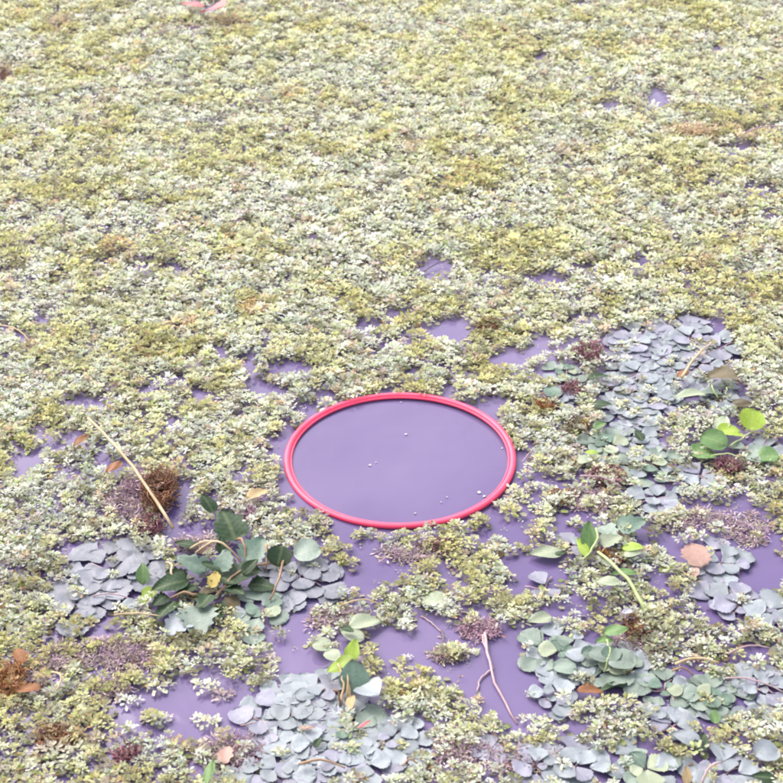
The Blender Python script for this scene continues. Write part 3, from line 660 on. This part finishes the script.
# ------------------------------------------------------------------ single leaves lying on the mat
LV = [
 ('pink','round',213,8,22,-35,1.5,26,.07,'bright pink curled leaf at the top edge, right one of two'),
 ('pink','ovate',192,4,24,175,1.0,12,.06,'paler pink leaf at the top edge, left one of two'),
 ('brown','lobed',722,374,30,185,1.15,4,.05,'dark brown dead leaf beside the big pale leaf patch, right of the tan stick'),
 ('rust','narrow',683,373,18,225,1.8,6,.05,'orange brown curled scrap at the lower end of the tan stick'),
 ('salmon','ragged',696,554,34,100,1.15,10,.03,'salmon pink withered leaf by the open water at right'),
 ('salmon','ovate',695,572,16,260,.8,4,.03,'small reddish scrap hanging below the salmon pink leaf'),
 ('pale','ovate',546,552,34,185,.85,6,.015,'pale grey green leaf lying on open water right below the hoop, its tip shaded'),
 ('green','narrow',560,553,12,10,1.6,4,.02,'small dark leaf tip beside the pale grey green leaf'),
 ('rust','ovate',80,440,26,250,.5,14,.05,'rusty narrow leaf near the upper end of the long dry reed'),
 ('rust','narrow',114,466,24,240,1.4,8,.04,'orange brown leaf beside the middle of the long dry reed'),
 ('tan','ovate',687,775,20,85,.7,30,.03,'tan upright leaf at the bottom edge right of the centre'),
 ('green','ovate',702,742,26,70,.8,10,.02,'green half of a folded leaf below the hazy sage patch'),
 ('grey','ovate',686,737,30,150,.9,6,.025,'grey half of a folded leaf below the hazy sage patch'),
 ('grey','round',767,752,27,200,1.0,6,.03,'smooth oval grey pad near the bottom right corner'),
 ('green','ovate',765,777,26,170,.8,10,.02,'green leaf cut by the bottom right corner'),
 ('mid','narrow',209,771,28,75,1.3,24,.03,'bright green blade at the bottom edge left of centre'),
 ('mid','ovate',715,716,18,80,.9,14,.03,'small green leaf poking through the hazy sage patch'),
 ('teal','round',552,392,18,120,.95,12,.03,'dark green round leaf beside the orange brown weed left of the big patch'),
 ('green','ovate',598,376,22,10,.9,8,.03,'dark green leaf under the maroon weed left of the big patch'),
 ('green','ovate',602,404,20,0,1.0,8,.03,'shaded green leaf on the left border of the big leaf patch'),
 ('mid','ovate',600,425,15,20,1.0,14,.03,'bright green small leaf with orange edge left of the big leaf patch'),
 ('pale','round',585,460,16,20,.9,8,.03,'pale round leaf left of the sage rosette'),
 ('lime','ovate',592,452,14,-10,.7,8,.035,'small yellow green leaf left of the sage rosette'),
 ('green','ovate',639,435,16,110,.9,14,.03,'small green leaf standing at the foot of the big leaf patch'),
 ('green','ovate',318,742,14,60,.8,18,.02,'tiny dark green leaf in the middle of the lower grey patch'),
 ('pink','narrow',364,724,16,30,.9,14,.03,'small crimson scrap on the lower grey patch'),
 ('salmon','narrow',307,727,16,0,1.2,6,.03,'small pinkish scrap on the left of the lower grey patch'),
 ('rust','ragged',590,690,26,-10,.7,8,.02,'orange brown torn leaf in front of the dark folded leaf'),
 ('salmon','ragged',226,754,24,80,.9,6,.02,'faded reddish leaf below the lower left pool'),
 ('pale','ovate',540,618,26,190,.9,5,.02,'very pale leaf on the right shore of the large open water'),
 ('white','ovate',627,611,12,200,.9,5,.04,'small whitish leaf beside the end of the pale stem'),
 ('tan','ragged',258,493,24,30,.8,4,.035,'pale peach scrap left below the hoop'),
 ('grey','round',129,605,17,0,1.0,3,.03,'round pale grey leaf at the end of the tan twig'),
 ('pale','round',435,601,28,160,1.0,3,.01,'pale round leaf half under fern at the upper shore of the open water'),
 ('lilac','round',240,715,26,120,1.0,2,.006,'pale round leaf just under the surface of the lower left pool'),
 ('rust','ragged',20,655,22,120,.9,12,.03,'rust red leaf at the left edge, upper one'),
 ('rust','ragged',28,688,26,200,.8,10,.03,'rust red leaf at the left edge, lower one'),
 ('brown','narrow',742,402,20,-5,2.0,4,.04,'dark twig like leaf above the lime pad'),
]
for (m, k, x_, y_, l, h, w, t, z_, lab) in LV:
    o = px_blade('loose_leaf', k, m, x_, y_, l, h, w, t, random.uniform(-8, 8), z_)
    tag(o, lab, 'leaf')

# ------------------------------------------------------------------ sticks, reeds, straws
ST = [
 ('dry_reed', (88,418,.08), (173,528,.05), .0068, .0078, 'straw', .035, .004, 'long dry tan reed leaning across the brown weed at left'),
 ('tan_stick', (682,377,.06), (714,341,.06), .0085, .004, 'straw', .01, .006, 'short tan stick lying on the big pale leaf patch'),
 ('pink_straw', (143,37,.05), (236,27,.05), .005, .003, 'pinkstem', .02, .03, 'thin pinkish straw lying across the ferns at the top left, lower of two'),
 ('pink_straw', (150,29,.05), (206,27,.05), .004, .003, 'straw', .02, .02, 'thin straw lying across the ferns at the top left, upper of two'),
 ('dark_twig', (420,275,.005), (440,262,.02), .004, .003, 'darkstem', .003, .003, 'short dark twig in the small pool above the hoop'),
 ('dark_twig', (441,630,.004), (443,645,.004), .005, .004, 'darkstem', .0, .004, 'short dark twig in the middle of the large open water'),
 ('drowned_straw', (421,616,.003), (441,632,.003), .003, .003, 'pinkstem', .001, .004, 'faint pinkish straw just above the dark twig in open water'),
 ('tan_twig', (675,664,.04), (719,663,.05), .007, .005, 'straw', .01, .01, 'thick tan twig on the ferns above the hazy sage patch'),
 ('tan_twig', (672,671,.03), (693,675,.03), .004, .004, 'brownstem', .01, .01, 'thin brown twig just below the thick tan one'),
 ('pink_twig', (728,654,.02), (770,648,.03), .005, .003, 'pinkstem', .01, .01, 'thin pinkish twig over open water near the right edge'),
 ('grey_twig', (725,678,.03), (783,692,.03), .004, .003, 'pinkstem', .01, .01, 'thin grey twig running out at the right edge'),
 ('tan_twig', (114,615,.03), (160,616,.03), .005, .003, 'straw', .005, .004, 'straight tan twig left of the dark green plant'),
 ('pink_twig', (92,596,.02), (135,601,.02), .003, .003, 'pinkstem', .01, .01, 'thin pink twig over the lilac leaves at left'),
 ('pink_twig', (580,476,.04), (622,487,.03), .005, .003, 'pinkstem', .01, .01, 'pink twig lying on the maroon weed right of the hoop'),
 ('red_twig', (300,764,.03), (345,768,.03), .006, .003, 'brownstem', .01, .012, 'reddish twig on the lowest grey leaves'),
 ('tan_twig', (702,783,.02), (722,762,.04), .005, .003, 'pinkstem', .01, .01, 'greyish twig at the bottom right of centre'),
 ('straw_blade', (0,325,.05), (30,342,.05), .004, .003, 'straw', .01, .015, 'pale straw on the ferns at the left edge'),
 ('straw_blade', (438,22,.05), (470,40,.05), .005, .003, 'straw', .01, .02, 'pale straw on the ferns at the top centre'),
 ('straw_blade', (745,133,.05), (783,126,.05), .007, .004, 'pinkstem', .01, .01, 'pinkish straw near the right edge high up'),
 ('straw_blade', (52,672,.04), (57,690,.03), .005, .004, 'straw', .01, .02, 'short pale curved straw right of the rust red leaves'),
 ('straw_blade', (535,447,.02), (522,462,.02), .004, .003, 'pinkstem', .005, .003, 'short pink straw in the water just right of the hoop'),
 ('tan_twig', (345,604,.03), (380,604,.03), .004, .003, 'straw', .01, .01, 'thin pale twig left of the large open water'),
 ('red_twig', (403,766,.03), (418,764,.03), .004, .003, 'brownstem', .01, .01, 'short rusty twig right of the lower leaf patch'),
]
for i, (nm, a, b, r0, r1, m, lf, sd, lab) in enumerate(ST):
    o = stemobj(nm, at(*a), at(*b), r0 * .7, r1 * .7, m, None, lf, sd, 50 + i, 12, .002); tag(o, lab, 'stick')

# ------------------------------------------------------------------ root tufts and brown weeds
def tuft(px_, py_, rx, ry, h, cols, n, label, seed, cat='water weed', name='weed_tuft'):
    r = np.random.default_rng(seed); rp = random.Random(seed); c = at(px_, py_); k = mpp(px_, py_); vs = []; fs = []; cs = []; o = 0
    t = empty(name, c, label, cat)
    wy = ry * k / math.sin(math.atan2(H, c.y))
    V, F, CC = [], [], []
    for i in range(n):
        a = rp.uniform(0, 6.28); q = math.sqrt(rp.random())
        b = Vector((math.cos(a) * q * rx * k * .45, math.sin(a) * q * wy * .45, .002))
        e = Vector((math.cos(a) * rx * k * rp.uniform(.5, 1.05), math.sin(a) * wy * rp.uniform(.5, 1.05), h * rp.uniform(.1, 1.0) * (1 - .5 * q)))
        P = bend(b, e, h * rp.uniform(.1, .7), rp.uniform(-.04, .04), 7, rp.random(), .016)
        v, f = tube(P, [.0020, .002, .0018, .0016, .0014, .0012, .0008], 3)
        F += [tuple(z + len(V) for z in ff) for ff in f]; V += v
        cc = np.array(cols[rp.randrange(len(cols))]) * rp.uniform(.7, 1.2); CC += [tuple(cc)] * len(v)
    o = mesh_obj('strands', V, F, M['weed'], t)
    at_ = o.data.attributes.new('col', 'FLOAT_COLOR', 'POINT'); at_.data.foreach_set('color', np.c_[np.array(CC), np.ones(len(CC))].astype(np.float32).ravel())
    m = int(n * .8); aa = r.random(m) * 6.28; qq = np.sqrt(r.random(m))
    X = np.cos(aa) * qq * rx * k * .85; Y = np.sin(aa) * qq * wy * .85
    col = np.array([cols[i] for i in r.integers(0, len(cols), m)]) * r.uniform(.6, 1.3, (m, 1))
    np_mesh('leaflets', [sprigs(X, Y, r.uniform(.002, h * .7, m) * (1 - .5 * qq), r.uniform(.014, .03, m), col, 6, T_NEAR, r, elev=(0, 50), widf=.22, lenf=.8)], M['weed'], t)
    return t
BR = [(.24,.10,.055),(.34,.15,.08),(.14,.06,.04),(.42,.22,.13)]; MR = [(.30,.11,.15),(.22,.08,.11),(.40,.18,.22)]; MG = [(.50,.30,.40),(.42,.22,.32),(.60,.42,.48)]; RU = [(.45,.18,.07),(.30,.11,.05),(.5,.26,.1)]
tuft(160,498,19,25,.085,BR,170,'tall brown tangled weed tuft crossed by the long dry reed',1)
tuft(150,530,16,10,.04,MR,50,'low reddish brown weed at the foot of the tall brown tuft',2)
tuft(488,330,13,7,.05,BR,50,'dark brown weed tuft on the ferns above the right of the hoop',3)
tuft(588,357,19,9,.05,MR,70,'maroon weed tuft at the left of the big leaf patch, upper one',4)
tuft(573,393,13,7,.04,MR,45,'small maroon weed tuft left of the big leaf patch, lower one',5)
tuft(545,408,13,7,.04,RU,45,'orange brown weed tuft between hoop and big leaf patch',6)
tuft(607,480,23,11,.045,MR,80,'wide maroon weed tuft crossed by a pink twig',7)
tuft(728,471,16,8,.045,MR,55,'maroon weed tuft below the round green pads',8)
rt = tuft(478,631,25,13,.016,MG,60,'magenta root tuft with two long pale stems drifting in the large open water',9, 'water plant', 'drifting_root_plant')
stemobj('stem', at(485, 633, .014), at(517, 724, .002), .0048, .0028, 'pinkstem', rt, .003, -.02, 21)
stemobj('stem', at(483, 635, .012), at(493, 668, .005), .0036, .003, 'pinkstem', rt, .003, -.006, 22)
stemobj('stem', at(493, 668, .005), at(477, 692, .004), .003, .0024, 'pinkstem', rt, .002, -.01, 23)
tuft(12,684,16,20,.05,RU,80,'rust red weed tuft cut by the left edge',10)
tuft(248,518,9,7,.035,MG,30,'small purple weed tuft right of the dark green plant top',11)
tuft(55,742,24,12,.04,BR,50,'brown weed sunk among ferns near the lower left corner',12)
tuft(578,428,12,8,.03,BR,40,'dark brown weed left of the bright green small leaf',13)
tuft(633,630,12,12,.04,BR,45,'brown weed right of the glossy green leaves',14)
tuft(440,548,16,5,.03,MR,34,'thin dark red weed just below the hoop',15)
tuft(560,500,14,7,.03,RU,36,'rusty weed right below the hoop',16)
tuft(720,80,0.1,0.1,.01,BR,2,'tiny brown scrap on the far ferns at upper right',17) if False else None
tuft(150,490,30,10,.05,MG,60,'pinkish thin weed spreading behind the tall brown tuft',18)
tuft(610,560,13,7,.03,RU,40,'rusty weed beside the green leafy shoot',19)
tuft(127,757,12,9,.03,MR,36,'reddish weed near the bottom edge at lower left',20)
tuft(4,80,5,5,.06,BR,18,'brown weed tuft cut by the left edge high up',21)
tuft(717,220,6,4,.05,BR,16,'tiny dark weed tuft on the ferns at upper right',22)

# ------------------------------------------------------------------ specks inside the hoop
SPK = [(406,434,3.4,'largest white petal floating in the upper middle of the hoop'),(370,465,3.4,'white petal floating left of the middle inside the hoop'),(401,402,2.4,'tiny white petal inside the hoop next to its upper rim'),
 (479,492,5,'white petal pair against the lower right rim inside the hoop, upper'),(484,496,4,'white petal against the lower right rim inside the hoop, lower'),(415,513,3,'tiny white petal inside the hoop by its lower rim'),
 (447,497,2.4,'tiny pale petal left of the petals at the lower right rim'),(441,502,2.2,'faint tiny petal inside the hoop above its lower rim, right part'),(376,462,2,'faint tiny petal next to the white petal left of the middle'),(502,448,2.6,'tiny petal touching the right rim inside the hoop')]
for (x_, y_, l, lab) in SPK:
    o = px_blade('white_petal', 'ovate', 'white', x_, y_, l * .95, random.uniform(0, 360), 1.1, 4, 0, .003); tag(o, lab, 'petal', 'petals floating inside the hoop')
